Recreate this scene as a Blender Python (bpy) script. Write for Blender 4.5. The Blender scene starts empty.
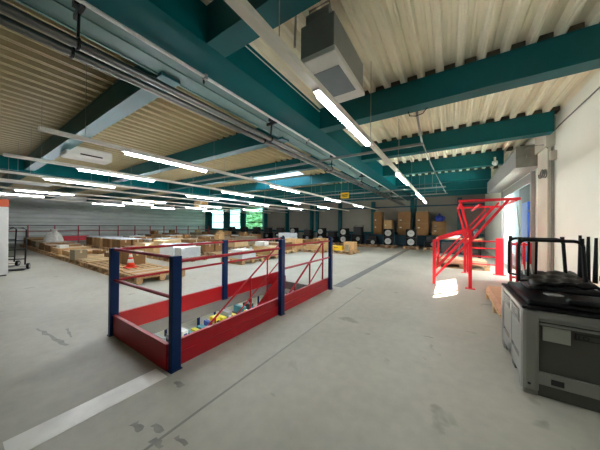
import bpy, bmesh, math, random
from mathutils import Vector, Matrix
R = random.Random(7)
sc = bpy.context.scene
COL = sc.collection

# ------------------------------------------------------------------ helpers
def lin(c):
    return tuple(((v/255)/12.92 if v/255 <= .04045 else ((v/255+.055)/1.055)**2.4) for v in c)

MATS = {}
def mat(name, rgb, rough=.6, metal=0., var=.12, scale=6., bump=0., bscale=40., spec=.5, coat=0.):
    if name in MATS: return MATS[name]
    m = bpy.data.materials.new(name); m.use_nodes = True
    nt = m.node_tree; b = nt.nodes['Principled BSDF']
    b.inputs['Roughness'].default_value = rough; b.inputs['Metallic'].default_value = metal
    b.inputs['Specular IOR Level'].default_value = spec
    b.inputs['Coat Weight'].default_value = coat
    c = lin(rgb)
    tc = nt.nodes.new('ShaderNodeTexCoord')
    n = nt.nodes.new('ShaderNodeTexNoise'); n.inputs['Scale'].default_value = scale; n.inputs['Detail'].default_value = 5
    r = nt.nodes.new('ShaderNodeValToRGB')
    r.color_ramp.elements[0].position = .3; r.color_ramp.elements[1].position = .7
    r.color_ramp.elements[0].color = (*[v*(1-var) for v in c], 1)
    r.color_ramp.elements[1].color = (*[min(1, v*(1+var)) for v in c], 1)
    nt.links.new(tc.outputs['Object'], n.inputs['Vector'])
    nt.links.new(n.outputs['Fac'], r.inputs['Fac']); nt.links.new(r.outputs['Color'], b.inputs['Base Color'])
    if bump:
        n2 = nt.nodes.new('ShaderNodeTexNoise'); n2.inputs['Scale'].default_value = bscale
        bp = nt.nodes.new('ShaderNodeBump'); bp.inputs['Strength'].default_value = bump; bp.inputs['Distance'].default_value = .01
        nt.links.new(tc.outputs['Object'], n2.inputs['Vector'])
        nt.links.new(n2.outputs['Fac'], bp.inputs['Height']); nt.links.new(bp.outputs['Normal'], b.inputs['Normal'])
    MATS[name] = m
    return m

def wood(name, rgb, stretch=(2, 30, 30), var=.25, rough=.8):
    m = mat(name, rgb, rough, var=var, scale=1.)
    nt = m.node_tree
    tc = [n for n in nt.nodes if n.type == 'TEX_COORD'][0]; no = [n for n in nt.nodes if n.type == 'TEX_NOISE'][0]
    mp = nt.nodes.new('ShaderNodeMapping'); mp.inputs['Scale'].default_value = stretch
    nt.links.new(tc.outputs['Object'], mp.inputs['Vector']); nt.links.new(mp.outputs['Vector'], no.inputs['Vector'])
    return m

def emit(name, rgb, strength):
    m = bpy.data.materials.new(name); m.use_nodes = True
    b = m.node_tree.nodes['Principled BSDF']
    b.inputs['Base Color'].default_value = (.8, .8, .8, 1)
    b.inputs['Emission Color'].default_value = (*lin(rgb), 1); b.inputs['Emission Strength'].default_value = strength
    return m

class MB:
    def __init__(s): s.bm = bmesh.new()
    def box(s, x0, x1, y0, y1, z0, z1, bev=0., M=None):
        r = bmesh.ops.create_cube(s.bm, size=1.)
        vs = r['verts']
        T = Matrix.Translation(((x0+x1)/2, (y0+y1)/2, (z0+z1)/2)) @ Matrix.Diagonal((abs(x1-x0), abs(y1-y0), abs(z1-z0), 1))
        bmesh.ops.transform(s.bm, matrix=T, verts=vs)
        if bev:
            es = list({e for v in vs for e in v.link_edges})
            g = bmesh.ops.bevel(s.bm, geom=es, offset=bev, segments=2, affect='EDGES', profile=.5)
            vs = list({v for f in g['faces'] for v in f.verts} | {v for v in vs if v.is_valid})
        if M is not None: bmesh.ops.transform(s.bm, matrix=M, verts=vs)
        return s
    def cyl(s, a, b, r0, r1=None, n=12, cap=True):
        a = Vector(a); b = Vector(b); d = b-a; r1 = r0 if r1 is None else r1
        q = d.to_track_quat('Z', 'Y').to_matrix().to_4x4()
        bmesh.ops.create_cone(s.bm, cap_ends=cap, segments=n, radius1=r0, radius2=r1, depth=d.length,
                              matrix=Matrix.Translation((a+b)/2) @ q)
        return s
    def tube(s, pts, r, n=8, closed=False):
        pts = [Vector(p) for p in pts]; N = len(pts); rings = []
        for i, p in enumerate(pts):
            if closed: t = pts[(i+1) % N]-pts[i-1]
            else: t = pts[min(i+1, N-1)]-pts[max(i-1, 0)]
            q = t.to_track_quat('Z', 'Y')
            rings.append([s.bm.verts.new(p + q @ Vector((r*math.cos(2*math.pi*k/n), r*math.sin(2*math.pi*k/n), 0))) for k in range(n)])
        for i in range(N if closed else N-1):
            A = rings[i]; B = rings[(i+1) % N]
            # align start index
            off = min(range(n), key=lambda o: sum((A[k].co-B[(k+o) % n].co).length for k in (0, n//3)))
            for k in range(n):
                s.bm.faces.new((A[k], A[(k+1) % n], B[(k+1+off) % n], B[(k+off) % n]))
        if not closed:
            s.bm.faces.new(rings[0][::-1]); s.bm.faces.new(rings[-1])
        return s
    def bar(s, a, b, w, h, up=(0, 0, 1)):
        a = Vector(a); b = Vector(b); d = (b-a); L = d.length; d.normalize()
        u = Vector(up); x = d.cross(u)
        if x.length < 1e-4: x = d.cross(Vector((0, 1, 0)))
        x.normalize(); u = x.cross(d)
        vs = [s.bm.verts.new(p + x*sx*w/2 + u*su*h/2) for p in (a, b) for sx, su in ((-1, -1), (1, -1), (1, 1), (-1, 1))]
        for f in ((3, 2, 1, 0), (4, 5, 6, 7), (0, 1, 5, 4), (1, 2, 6, 5), (2, 3, 7, 6), (3, 0, 4, 7)):
            s.bm.faces.new([vs[i] for i in f])
        return s
    def prism(s, poly, axis, a, b):
        def P(u, v, w):
            return (w, u, v) if axis == 'x' else ((u, w, v) if axis == 'y' else (u, v, w))
        A = [s.bm.verts.new(P(u, v, a)) for u, v in poly]; B = [s.bm.verts.new(P(u, v, b)) for u, v in poly]
        n = len(poly)
        s.bm.faces.new(A); s.bm.faces.new(B[::-1])
        for i in range(n): s.bm.faces.new((A[i], B[i], B[(i+1) % n], A[(i+1) % n]))
        return s
    def lathe(s, prof, c=(0, 0, 0), n=16):
        rings = [[s.bm.verts.new((c[0]+r*math.cos(2*math.pi*k/n), c[1]+r*math.sin(2*math.pi*k/n), c[2]+z)) for k in range(n)] for r, z in prof]
        for A, B in zip(rings, rings[1:]):
            for k in range(n): s.bm.faces.new((A[k], A[(k+1) % n], B[(k+1) % n], B[k]))
        s.bm.faces.new(rings[0][::-1]); s.bm.faces.new(rings[-1])
        return s
    def quad(s, *p):
        s.bm.faces.new([s.bm.verts.new(q) for q in p]); return s
    def mesh(s, name, m, smooth=False):
        bmesh.ops.recalc_face_normals(s.bm, faces=s.bm.faces)
        me = bpy.data.meshes.new(name); s.bm.to_mesh(me); s.bm.free()
        for q in (m if isinstance(m, (list, tuple)) else [m]): me.materials.append(q)
        if smooth:
            for p in me.polygons: p.use_smooth = True
        return me
    def build(s, name, m, parent=None, smooth=False):
        o = bpy.data.objects.new(name, s.mesh(name, m, smooth)); COL.objects.link(o)
        if parent is not None: o.parent = parent
        return o

def tag(o, label, cat, group=None, kind=None):
    o['label'] = label; o['category'] = cat
    if group: o['group'] = group
    if kind: o['kind'] = kind
    return o
def struct(o, label=None):
    o['kind'] = 'structure'
    if label: o['label'] = label
    return o
def thing(name, label, cat, loc=(0, 0, 0), rz=0., group=None):
    o = bpy.data.objects.new(name, None); COL.objects.link(o)
    o.location = loc; o.rotation_euler = (0, 0, rz); o.empty_display_size = .1
    return tag(o, label, cat, group)
def dup(root, loc, rz=0., label=None, group=None):
    r = root.copy(); COL.objects.link(r); r.location = loc; r.rotation_euler = (0, 0, rz)
    if label: r['label'] = label
    if group: r['group'] = group
    for ch in list(root.children):
        c = ch.copy(); COL.objects.link(c); c.parent = r
        for g in list(ch.children):
            d = g.copy(); COL.objects.link(d); d.parent = c
    return r
ORD = ['first', 'second', 'third', 'fourth', 'fifth', 'sixth', 'seventh', 'eighth', 'ninth', 'tenth', 'eleventh', 'twelfth',
       'thirteenth', 'fourteenth', 'fifteenth', 'sixteenth', 'seventeenth', 'eighteenth', 'nineteenth', 'twentieth']

def NTH(n): return ORD[n] if n < 20 else 'twenty-'+ORD[n-20]

# ------------------------------------------------------------------ materials
TEAL = mat('teal_beam_paint', (0, 90, 94), .42, var=.05, spec=.32)
TEALM = mat('teal_girder_paint', (0, 90, 94), .45, var=.05, spec=.08)
TEALGREY = mat('grey_teal_sheet', (92, 128, 122), .5, var=.06)
TEALDK = mat('dark_teal_panel', (32, 78, 92), .5, var=.08)
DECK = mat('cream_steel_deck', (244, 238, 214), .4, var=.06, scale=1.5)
DECKDIM = mat('dimmed_steel_deck', (184, 170, 130), .42, var=.07, scale=1.5)  # same deck; weaker light left of the girder is put into the colour
REDK = mat('dark_red_paint', (172, 8, 28), .38, var=.06)
RED = mat('signal_red_paint', (222, 28, 44), .4, var=.04)
BLUE = mat('navy_blue_paint', (2, 40, 88), .4, var=.06, spec=.25)
STEEL = mat('galvanised_steel', (170, 168, 160), .35, 1., var=.12)
PIPE = mat('dull_steel_pipe', (112, 112, 108), .38, 1., var=.12)
GREYMET = mat('grey_painted_steel', (150, 150, 145), .5, var=.05)
CREAMMET = mat('cream_painted_trunking', (236, 233, 222), .45, var=.04)
BLACKMET = mat('black_tube_metal', (20, 21, 21), .4, var=.06, spec=.3)
BLACKPL = mat('black_plastic', (10, 10, 11), .38, var=.06, spec=.25)
LEATHER = mat('black_seat_vinyl', (10, 10, 11), .38, var=.1, spec=.35, bump=.3, bscale=14)
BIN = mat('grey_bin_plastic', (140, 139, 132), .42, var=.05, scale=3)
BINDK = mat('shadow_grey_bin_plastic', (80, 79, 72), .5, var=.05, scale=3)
PAPER = mat('white_paper', (222, 222, 214), .8, var=.03)
WHITE = mat('white_enamel', (226, 226, 220), .45, var=.03)
WALLW = mat('white_wall_paint', (238, 240, 226), .85, var=.03, scale=1.2)
WALLB = mat('grey_wall_panel', (150, 146, 134), .85, var=.05, scale=1.)
PILAS = mat('cream_pilaster_paint', (200, 196, 178), .8, var=.06, scale=2.)
WOOD = wood('pale_pallet_wood', (196, 160, 114))
WOOD2 = wood('brown_pallet_wood', (160, 124, 88))
PLY = wood('plywood_sheet', (206, 160, 128), (1, 14, 14), .12)
CARD = [mat('tan_cardboard', (196, 156, 104), .85, var=.07, scale=4), mat('brown_cardboard', (140, 102, 60), .85, var=.08, scale=4),
        mat('pale_cardboard', (216, 184, 136), .85, var=.06, scale=4), mat('grey_brown_cardboard', (150, 134, 106), .85, var=.08, scale=4)]
TAPE = mat('clear_brown_tape', (214, 190, 148), .25, var=.03)
WRAP = mat('grey_stretch_wrap', (186, 184, 174), .3, var=.15, scale=8, bump=.6, bscale=9)
BLUEWHITE = mat('pale_blue_white_board', (212, 218, 224), .5, var=.04)
ORANGE = mat('orange_cone_plastic', (240, 66, 36), .45, var=.04)
YELLOW = mat('yellow_sign_paint', (246, 200, 30), .5, var=.04)
ORBAND = mat('orange_header_paint', (214, 96, 44), .5, var=.04)
BLUEBAG = mat('blue_plastic_bag', (38, 58, 150), .4, var=.15, scale=9)
RACKBLUE = mat('bright_blue_rack_paint', (4, 84, 190), .5, var=.04)
GLASSY = mat('dim_lamp_glass', (120, 130, 138), .12, var=.06)
DARK = mat('dark_void_grey', (40, 40, 40), .7, var=.1)
GREYB = mat('grey_concrete_edge', (132, 133, 136), .8, var=.05)
LAMP = emit('lamp_light', (244, 248, 255), 25.)
ADDED_LIGHT = emit('added_lower_glow', (244, 248, 255), 7.)
LAMPOFF = mat('white_lamp_cover', (222, 224, 224), .4, var=.02)

def floor_mat():
    m = bpy.data.materials.new('worn_concrete_floor'); m.use_nodes = True
    nt = m.node_tree; b = nt.nodes['Principled BSDF']; L = nt.links.new
    tc = nt.nodes.new('ShaderNodeTexCoord')
    def noise(s, d=6, dist=0.):
        n = nt.nodes.new('ShaderNodeTexNoise'); n.inputs['Scale'].default_value = s; n.inputs['Detail'].default_value = d
        n.inputs['Distortion'].default_value = dist
        L(tc.outputs['Object'], n.inputs['Vector']); return n
    def ramp(p0, c0, p1, c1, src):
        r = nt.nodes.new('ShaderNodeValToRGB'); e = r.color_ramp.elements
        e[0].position = p0; e[1].position = p1; e[0].color = (*c0, 1); e[1].color = (*c1, 1)
        L(src.outputs['Fac'], r.inputs['Fac']); return r
    big = ramp(.3, lin((170, 167, 152)), .72, lin((194, 191, 176)), noise(.55, 5))
    fine = ramp(.25, (.9, .9, .9), .75, (1.05, 1.05, 1.05), noise(9, 8))
    spot = ramp(.27, (.62, .6, .56), .33, (1, 1, 1), noise(2.6, 3, .5))
    mx = nt.nodes.new('ShaderNodeMixRGB'); mx.blend_type = 'MULTIPLY'; mx.inputs[0].default_value = 1
    mx2 = nt.nodes.new('ShaderNodeMixRGB'); mx2.blend_type = 'MULTIPLY'; mx2.inputs[0].default_value = .8
    L(big.outputs['Color'], mx.inputs[1]); L(fine.outputs['Color'], mx.inputs[2])
    L(mx.outputs['Color'], mx2.inputs[1]); L(spot.outputs['Color'], mx2.inputs[2])
    L(mx2.outputs['Color'], b.inputs['Base Color'])
    rr = nt.nodes.new('ShaderNodeMapRange'); rr.inputs['To Min'].default_value = .42; rr.inputs['To Max'].default_value = .62
    L(noise(1.3).outputs['Fac'], rr.inputs['Value']); L(rr.outputs['Result'], b.inputs['Roughness'])
    return m
FLOOR = floor_mat()

# ------------------------------------------------------------------ shell
XL, XR, YB, YS, ZD = -28., 1.95, 19.5, -7., 3.98        # left wall, right wall, back wall, wall behind, deck underside
ox0, ox1, oy0, oy1 = -3.862, -2.428, 1.248, 5.03           # stair opening
m = MB()
for z in (0., -.2):
    m.quad((XL, YS, z), (XR, YS, z), (XR, oy0, z), (XL, oy0, z)); m.quad((XL, oy1, z), (XR, oy1, z), (XR, YB, z), (XL, YB, z))
    m.quad((XL, oy0, z), (ox0, oy0, z), (ox0, oy1, z), (XL, oy1, z)); m.quad((ox1, oy0, z), (XR, oy0, z), (XR, oy1, z), (ox1, oy1, z))
struct(m.build('floor', FLOOR))
m = MB()
for a, b in (((ox0, oy0), (ox1, oy0)), ((ox1, oy0), (ox1, oy1)), ((ox1, oy1), (ox0, oy1)), ((ox0, oy1), (ox0, oy0))):
    m.quad((*a, -.002), (*b, -.002), (*b, -.2), (*a, -.2))
struct(m.build('trim_1', GREYB), 'grey concrete edge around the stair opening')
# strips let into the floor; the wide one's reflection painted pale near, dark far
STRIP = mat('pale_strip_reflection', (236, 235, 226), .3, var=.12, scale=3.5)
STRIPD = mat('dark_strip_reflection', (112, 114, 110), .5, var=.12, scale=3)
m = MB(); m.box(-2.56, -2.33, .22, 1.2, -.02, .003); struct(m.build('floor_strip', STRIP), 'floor strip before the railing, pale for its bright reflection')
m = MB(); m.box(-2.46, -2.22, 5.3, 17., -.02, .003); struct(m.build('floor_strip', STRIPD), 'floor strip running on past the railing, dark for its reflection')
m = MB(); m.box(-1.705, -1.685, .2, 5.4, -.02, .0025); struct(m.build('floor_strip', mat('faint_floor_joint', (148, 146, 136), .5)), 'thin joint line parallel to the railing')
SMUDGE = mat('dark_floor_smudge', (150, 148, 136), .6, var=.2, scale=12)
def smudge(pts, w):
    m = MB(); A = []; B = []
    for k, (x, y) in enumerate(pts):
        d = w*(.35+.65*R.random()); A.append(m.bm.verts.new((x, y-d, .0022))); B.append(m.bm.verts.new((x+d*.4, y+d, .0022)))
    for k in range(len(pts)-1): m.bm.faces.new((A[k], A[k+1], B[k+1], B[k]))
    struct(m.build('floor_marking', SMUDGE))
smudge([(-4.95+.11*k, .72+.012*k+R.uniform(-.02, .02)) for k in range(10)], .032)
smudge([(-4.6+.1*k, .95-.01*k) for k in range(5)], .02)
for px, py, w in ((-1.74, .8, .035), (-1.86, .86, .03), (-2.0, .78, .035), (-1.62, .9, .02), (-2.2, 1.2, .03), (.2, 4.1, .02), (-.3, 3.6, .015)):
    smudge([(px+.03*k, py+R.uniform(-.01, .01)) for k in range(5)], w)

# ceiling deck: trapezoid ribs along y, open over the skylight
sk = (-9.2, -5.85, 8.35, 9.62)
pitch = .275
def deck(x0, x1, y0, y1, mb):
    n = round((x1-x0)/pitch); p = (x1-x0)/n; pr = []
    for i in range(n):
        a = x0+i*p
        pr += [(a, 0), (a+.06*p, 0), (a+.10*p, .014), (a+.18*p, .014), (a+.22*p, 0), (a+.30*p, 0), (a+.37*p, .11), (a+.56*p, .11), (a+.60*p, .092), (a+.70*p, .092), (a+.74*p, .11), (a+.93*p, .11), (a+p, 0)]
    vs0 = [mb.bm.verts.new((x, y0, ZD+z)) for x, z in pr]; vs1 = [mb.bm.verts.new((x, y1, ZD+z)) for x, z in pr]
    for i in range(len(pr)-1): mb.bm.faces.new((vs0[i], vs0[i+1], vs1[i+1], vs1[i]))
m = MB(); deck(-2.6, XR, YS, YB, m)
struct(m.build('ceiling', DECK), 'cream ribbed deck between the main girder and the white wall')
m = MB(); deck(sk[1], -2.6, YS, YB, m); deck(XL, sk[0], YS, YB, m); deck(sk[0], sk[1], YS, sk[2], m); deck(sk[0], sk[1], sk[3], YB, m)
struct(m.build('ceiling', DECKDIM), 'ribbed deck beyond the main girder, tan for its dimmer light')
m = MB()   # roof slab above deck, with the skylight shaft left out
zt = ZD+.12
m.box(XL-.2, sk[0], YS-.2, YB+.2, zt, zt+.15); m.box(sk[1], XR+.2, YS-.2, YB+.2, zt, zt+.15)
m.box(sk[0], sk[1], YS-.2, sk[2], zt, zt+.15); m.box(sk[0], sk[1], sk[3], YB+.2, zt, zt+.15)
struct(m.build('roof_slab', GREYB))
def glass(name='window_glass', TINT=(.86, .93, .93, 1)):
    g = bpy.data.materials.new(name); g.use_nodes = True
    nt = g.node_tree; nt.nodes.remove(nt.nodes['Principled BSDF'])
    t = nt.nodes.new('ShaderNodeBsdfTransparent'); t.inputs[0].default_value = TINT
    gl = nt.nodes.new('ShaderNodeBsdfGlossy'); gl.inputs['Roughness'].default_value = .05
    mx = nt.nodes.new('ShaderNodeMixShader'); mx.inputs[0].default_value = .06
    nt.links.new(t.outputs[0], mx.inputs[1]); nt.links.new(gl.outputs[0], mx.inputs[2])
    nt.links.new(mx.outputs[0], nt.nodes['Material Output'].inputs[0]); return g
GLASS = glass(); GLASSG = glass('green_tinted_glass', (.22, .30, .28, 1))
def translucent(name, rgb, f):
    g = bpy.data.materials.new(name); g.use_nodes = True
    nt = g.node_tree; nt.nodes.remove(nt.nodes['Principled BSDF'])
    t = nt.nodes.new('ShaderNodeBsdfTranslucent'); t.inputs[0].default_value = (*lin(rgb), 1)
    d = nt.nodes.new('ShaderNodeBsdfDiffuse'); d.inputs[0].default_value = (*lin(rgb), 1)
    mx = nt.nodes.new('ShaderNodeMixShader'); mx.inputs[0].default_value = f
    nt.links.new(d.outputs[0], mx.inputs[1]); nt.links.new(t.outputs[0], mx.inputs[2])
    nt.links.new(mx.outputs[0], nt.nodes['Material Output'].inputs[0]); return g
FROST = translucent('added_diffusing_sheet', (240, 243, 248), .6)
m = MB(); m.box(sk[0]-.05, sk[1]+.05, sk[2]-.05, sk[3]+.05, zt+.17, zt+.18)
w = struct(m.build('window_1', glass('blue_tinted_glass', (.40, .46, .52, 1))), 'skylight pane in the deck')
m = MB()
for i in range(5):
    x = sk[0]+(sk[1]-sk[0])*i/4; m.box(x-.02, x+.02, sk[2], sk[3], zt+.12, zt+.165)
for y in (sk[2], sk[3]): m.box(sk[0], sk[1], y-.025, y+.025, zt-.05, zt+.165)
m.build('window_frame', WHITE, w)
m = MB(); m.bar((-7.3, 8.45, ZD+.05), (-6.7, 9.5, ZD+.1), .03, .03); m.bar((-6.9, 8.45, ZD+.05), (-7.3, 9.5, ZD+.1), .03, .03)
m.build('opening_arm', WHITE, w)

# walls
m = MB(); m.box(XR, XR+.2, YS, 8.85, -.3, ZD+.1); m.box(XR, XR+.2, 13.05, YB, -.3, ZD+.1); m.box(XR, XR+.2, 8.85, 13.05, 3.02, ZD+.1)
struct(m.build('wall_right', WALLW))
m = MB(); m.box(1.84, XR+.02, 7.4, 8.1, 0, ZD-.02, .01); m.box(1.80, XR+.02, 7.34, 8.16, 3.35, ZD-.005, .01)
struct(m.build('pilaster_column', PILAS), 'cream concrete pilaster beside the loading door')
m = MB()
x = -17.7; BAY = 2.953
m.box(-17.72, XR+.2, YB, YB+.2, -.3, ZD+.1)
m.box(XL, -17.72, YB, YB+.2, -.3, 1.1); m.box(XL, -17.72, YB, YB+.2, 3.75, ZD+.1)
struct(m.build('wall_back', WALLB))
COLX = [.56-BAY*i for i in range(7)]
for i, x in enumerate(COLX):
    m = MB(); m.box(x-.13, x+.13, YB-.3, YB-.28, 0, 3.55); m.box(x-.13, x+.13, YB-.02, YB+.0, 0, 3.55); m.box(x-.02, x+.02, YB-.29, YB-.01, 0, 3.55)
    struct(m.build('wall_column', TEAL))
m = MB(); m.box(-27.95, -27.7, YB-.3, YB, 0, 3.6); struct(m.build('corner_column', TEAL))
m = MB(); m.box(COLX[4]+.5, COLX[4]+.75, YB-.31, YB-.05, .9, 3.6); m.box(COLX[1]+.2, COLX[1]+.3, YB-.31, YB-.2, .9, 3.6)
struct(m.build('downpipe_column', TEAL))
for i, (a, b) in enumerate(((-20.55, -17.85), (-23.4, -21.35), (-27.0, -24.5))):
    m = MB(); m.box(a, b, YB+.09, YB+.1, 1.1, 3.75); w = struct(m.build('window_%d' % (i+2), GLASSG))
    m = MB()
    for x in (a, b): m.box(x-.04, x+.04, YB+.05, YB+.13, 1.1, 3.75)
    for z in (1.1, 1.9, 2.9, 3.75): m.box(a, b, YB+.05, YB+.13, z-.035, z+.035)
    m.build('window_frame', TEAL, w)
for a, b in ((-21.35, -20.55), (-24.5, -23.4), (-27.9, -27.0)):
    m = MB(); m.box(a, b, YB-.06, YB+.15, 1.1, 3.75, .01); struct(m.build('window_pillar', TEAL))
m = MB(); m.box(-31, -15, YB+.2, YB+3.6, 3.8, 3.95); struct(m.build('added_sun_block_canopy', GREYB))  # unseen canopy added to keep sun off the left wall
m = MB(); m.box(-17.7, 1.9, YB-.06, YB, 3.02, 3.12); struct(m.build('trim_2', TEALDK), 'thin dark rail along the back wall')
m = MB(); m.box(-27.6, 1.9, YB-.12, YB, .88, 1.06); struct(m.build('trim_3', TEAL), 'teal sill rail along the back wall')
# left wall: horizontally ribbed sheet
RIB = mat('grey_ribbed_cladding', (224, 226, 220), .35, var=.1, scale=.7)
m = MB(); pr = []; z = -.05; k = 0
while z < ZD: pr += [(0, z), (0, z+.15), (.08, z+.2), (.08, z+.32)]; z += .37
A = [m.bm.verts.new((XL+d, YS, q)) for d, q in pr]; B = [m.bm.verts.new((XL+d, YB, q)) for d, q in pr]
for i in range(len(pr)-1): m.bm.faces.new((A[i], A[i+1], B[i+1], B[i]))
m.box(XL-.2, XL-.02, YS, YB, -.3, ZD+.1)
struct(m.build('wall_left', RIB))
# wall behind the camera
m = MB(); m.box(XL, XR+.2, YS-.2, YS, -.3, ZD+.1)
struct(m.build('wall_front', mat('dark_wall_panel', (74, 74, 72), .8)))

# beams
BEY = [1.58+2.7*i for i in range(7)]
def ibeam_x(x0, x1, y0, z0, z1, w=.26):
    m = MB(); m.box(x0, x1, y0, y0+w, z0, z0+.03); m.box(x0, x1, y0, y0+w, z1-.03, z1)
    m.box(x0, x1, y0+.004, y0+.03, z0+.02, z1-.02)
    m.box(x0, x1, y0+w-.03, y0+w-.004, z0+.02, z1-.02); return m
for i, y in enumerate([-3.8, -1.1]+BEY):
    struct(ibeam_x(-2.4, 1.84 if i == 4 else (1.43 if i in (5, 6) else XR), y, 3.55, ZD-.002).build('cross_beam', TEAL))
    struct(ibeam_x(-13.6, -3.3, y, 3.55, ZD-.002).build('cross_beam', TEAL)); struct(ibeam_x(XL, -14.2, y, 3.55, ZD-.002).build('cross_beam', TEAL))
FLUTE_SHADE = mat('dark_flute_shade', (84, 78, 64), .9)  # shade in the deck flutes over the beams, built as dark strips
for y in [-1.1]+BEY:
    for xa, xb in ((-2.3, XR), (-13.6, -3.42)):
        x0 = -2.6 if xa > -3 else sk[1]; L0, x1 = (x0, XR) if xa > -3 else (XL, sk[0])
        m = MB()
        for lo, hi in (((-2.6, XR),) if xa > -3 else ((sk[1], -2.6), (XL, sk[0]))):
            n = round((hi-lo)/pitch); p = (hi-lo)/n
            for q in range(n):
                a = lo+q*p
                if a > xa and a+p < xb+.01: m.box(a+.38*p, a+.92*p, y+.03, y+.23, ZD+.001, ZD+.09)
        struct(m.build('flute_shade_strip', FLUTE_SHADE), 'dark strip for the shade between deck ribs and cross beam')
m = MB(); m.box(-2.85, -2.31, YS, YB, 3.548, ZD-.005); struct(m.build('main_beam', TEALM), 'deep teal main girder')
m = MB(); m.box(-3.42, -2.86, YS, YB, 3.60, ZD-.005)
for x in (-3.42, -3.14): m.box(x, x+.03, YS, YB, 3.585, 3.6)
struct(m.build('gutter_beam', TEALGREY), 'grey-teal sheet box beside the main girder')
m = MB(); m.box(-14.2, -13.6, YS, YB, 3.5, ZD-.005); struct(m.build('main_beam', TEALM), 'second teal main girder')

# annex beyond the loading door; unseen roof added to shape the sun patch
m = MB(); m.box(XR+.2, 3.5, 7., 22., -.3, -.01); struct(m.build('annex_floor', FLOOR))
m = MB(); m.box(XR+.2, 3.4, 7., 22., 4.95, 5.1); struct(m.build('added_annex_roof', GREYB))
m = MB(); m.box(XR+.2, 3.4, 6.9, 7., -.3, 5.1); m.box(XR+.2, 3.4, 22., 22.1, -.3, 5.1); struct(m.build('annex_wall', WALLW))
m = MB()   # unseen translucent sheet added to light the room; slot shaped for sun patch
sx = 3.2; SY0, SY1, SZ0, SZ1 = 10.55, 12.75, 3.85, 4.5
m.box(sx, sx+.02, 7., SY0, 0, SZ0); m.box(sx, sx+.02, 7., SY0, SZ1, 4.95); m.box(sx, sx+.02, 7., SY0, SZ0, SZ1)
struct(m.build('added_light_sheet', FROST), 'unseen translucent sheet added to pass daylight through the loading door')
m = MB(); m.box(XL-6, 40, YS-40, 90, -3.5, -3.4); struct(m.build('ground', mat('outdoor_grass', (104, 124, 78), .9, var=.2)))

# loading door surround: tracks, lintel box
m = MB(); m.box(3.2, 3.3, SY1, 22., -.3, 4.95); m.box(3.2, 3.3, SY0, SY1, -.3, SZ0); m.box(3.2, 3.3, SY0, SY1, SZ1, 4.95); m.box(XR+.2, 3.4, 6.9, 7., 3.9, 5.0); struct(m.build('annex_wall', mat('pale_annex_wall', (132, 140, 152), .8)), 'white wall seen through the loading door')
m = MB(); m.box(XR, XR+.2, 7., 22., 4.1, 5.1); struct(m.build('upper_wall', WALLW))
d = struct(MB().box(1.86, 1.94, 8.72, 8.85, 0, 3.05).box(1.86, 1.94, 13.05, 13.16, 0, 3.05).build('door_1', GREYMET), 'grey steel frame of the loading door')
m = MB(); m.box(1.9, 1.93, 8.86, 13.04, 2.78, 3.05); m.build('door_curtain', GREYMET, d)
t = thing('roller_shutter_housing', 'long grey steel roller shutter box above the loading door', 'shutter', (1.46, 8.15, 3.1))
MB().box(0, .48, .03, 5.7, .0, .5, .01).build('housing', GREYMET, t)
MB().box(-.02, .48, 0, .03, -.03, .53, .004).build('end_plate', STEEL, t)
MB().cyl((.24, -.03, .25), (.24, 0, .25), .06).build('motor_cap', STEEL, t)
# conduit and cable loop on pilaster
c = tag(MB().cyl((1.90, 7.37, .0), (1.90, 7.37, 3.3), .016).build('wall_conduit', GREYMET), 'thin grey conduit running down the cream pilaster', 'conduit')
pts = [(1.86+.0*k, 7.3+.14*math.cos(k*.42), 2.78+.13*math.sin(k*.42)) for k in range(46)]
pts = [(1.80-.002*i, 7.33+(.10+.02*math.sin(i*.9))*math.cos(i*.42), 2.72+(.10+.02*math.sin(i*.9))*math.sin(i*.42)) for i in range(46)]
tag(MB().tube(pts, .013, 6).build('coiled_cable', mat('grey_cable', (120, 120, 116), .5)), 'coil of grey cable hung on the pilaster', 'cable')
pts = [(1.83, 7.36, 3.3), (1.80, 7.5, 3.42), (1.7, 7.8, 3.5), (1.62, 8.1, 3.5)]
tag(MB().tube(pts, .012, 6).build('drooping_cable', MATS['grey_cable']), 'grey cable from the pilaster across to the shutter box', 'cable')
tag(MB().tube([(1.93, 7.3, 3.66), (1.93, 7.0, 3.68), (1.93, 4.5, 3.68), (1.93, 1.5, 3.68)], .012, 6).build('wall_cable', MATS['grey_cable']), 'thin cable run along the top of the white wall', 'cable')
t = thing('junction_box', 'small cream junction box on the wall edge beside the pilaster', 'electrical box', (1.9, 7.28, 3.1))
MB().box(-.05, .05, -.05, .06, -.1, .1, .01).build('housing', PILAS, t); MB().box(-.054, -.05, -.04, .05, -.08, .08).build('lid', PILAS, t)

# ------------------------------------------------------------------ services under the ceiling
tag(MB().cyl((-2.80, -3, 3.515), (-2.80, 19.2, 3.515), .02).build('white_pipe', WHITE), 'thin white pipe fixed under the teal main girder', 'pipe')
for xx, lb in ((-2.95, 'upper of the two grey steel pipes slung under the girder'), (-3.14, 'lower grey steel pipe slung beside its twin under the girder')):
    tag(MB().cyl((xx, -3, 3.2), (xx, 19.2, 3.2), .042, n=14).build('steel_pipe', PIPE), lb, 'pipe', 'steel pipes under the girder')
for i, y in enumerate((.66, 3.45, 6.2, 9., 11.8, 14.6)):
    t = thing('pipe_bracket', 'pipe hanger under the girder, %s from the camera end of the pipes' % ORD[i], 'bracket', (-3.0, y, 3.2), 0, 'pipe hangers')
    MB().bar((.05, 0, .06), (.08, 0, .4), .02, .02).bar((-.05, 0, .3), (.2, 0, .3), .03, .05).build('arm', BLACKMET, t)
    for dx in (.05, -.14):
        MB().tube([(dx+.052*math.cos(a*.6283), 0, .052*math.sin(a*.6283)) for a in range(10)], .012, 6, True).build('clamp', BLACKMET, t)
    MB().box(.02, .1, -.04, .04, .34, .40).build('beam_clip', BLACKMET, t)
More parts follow.
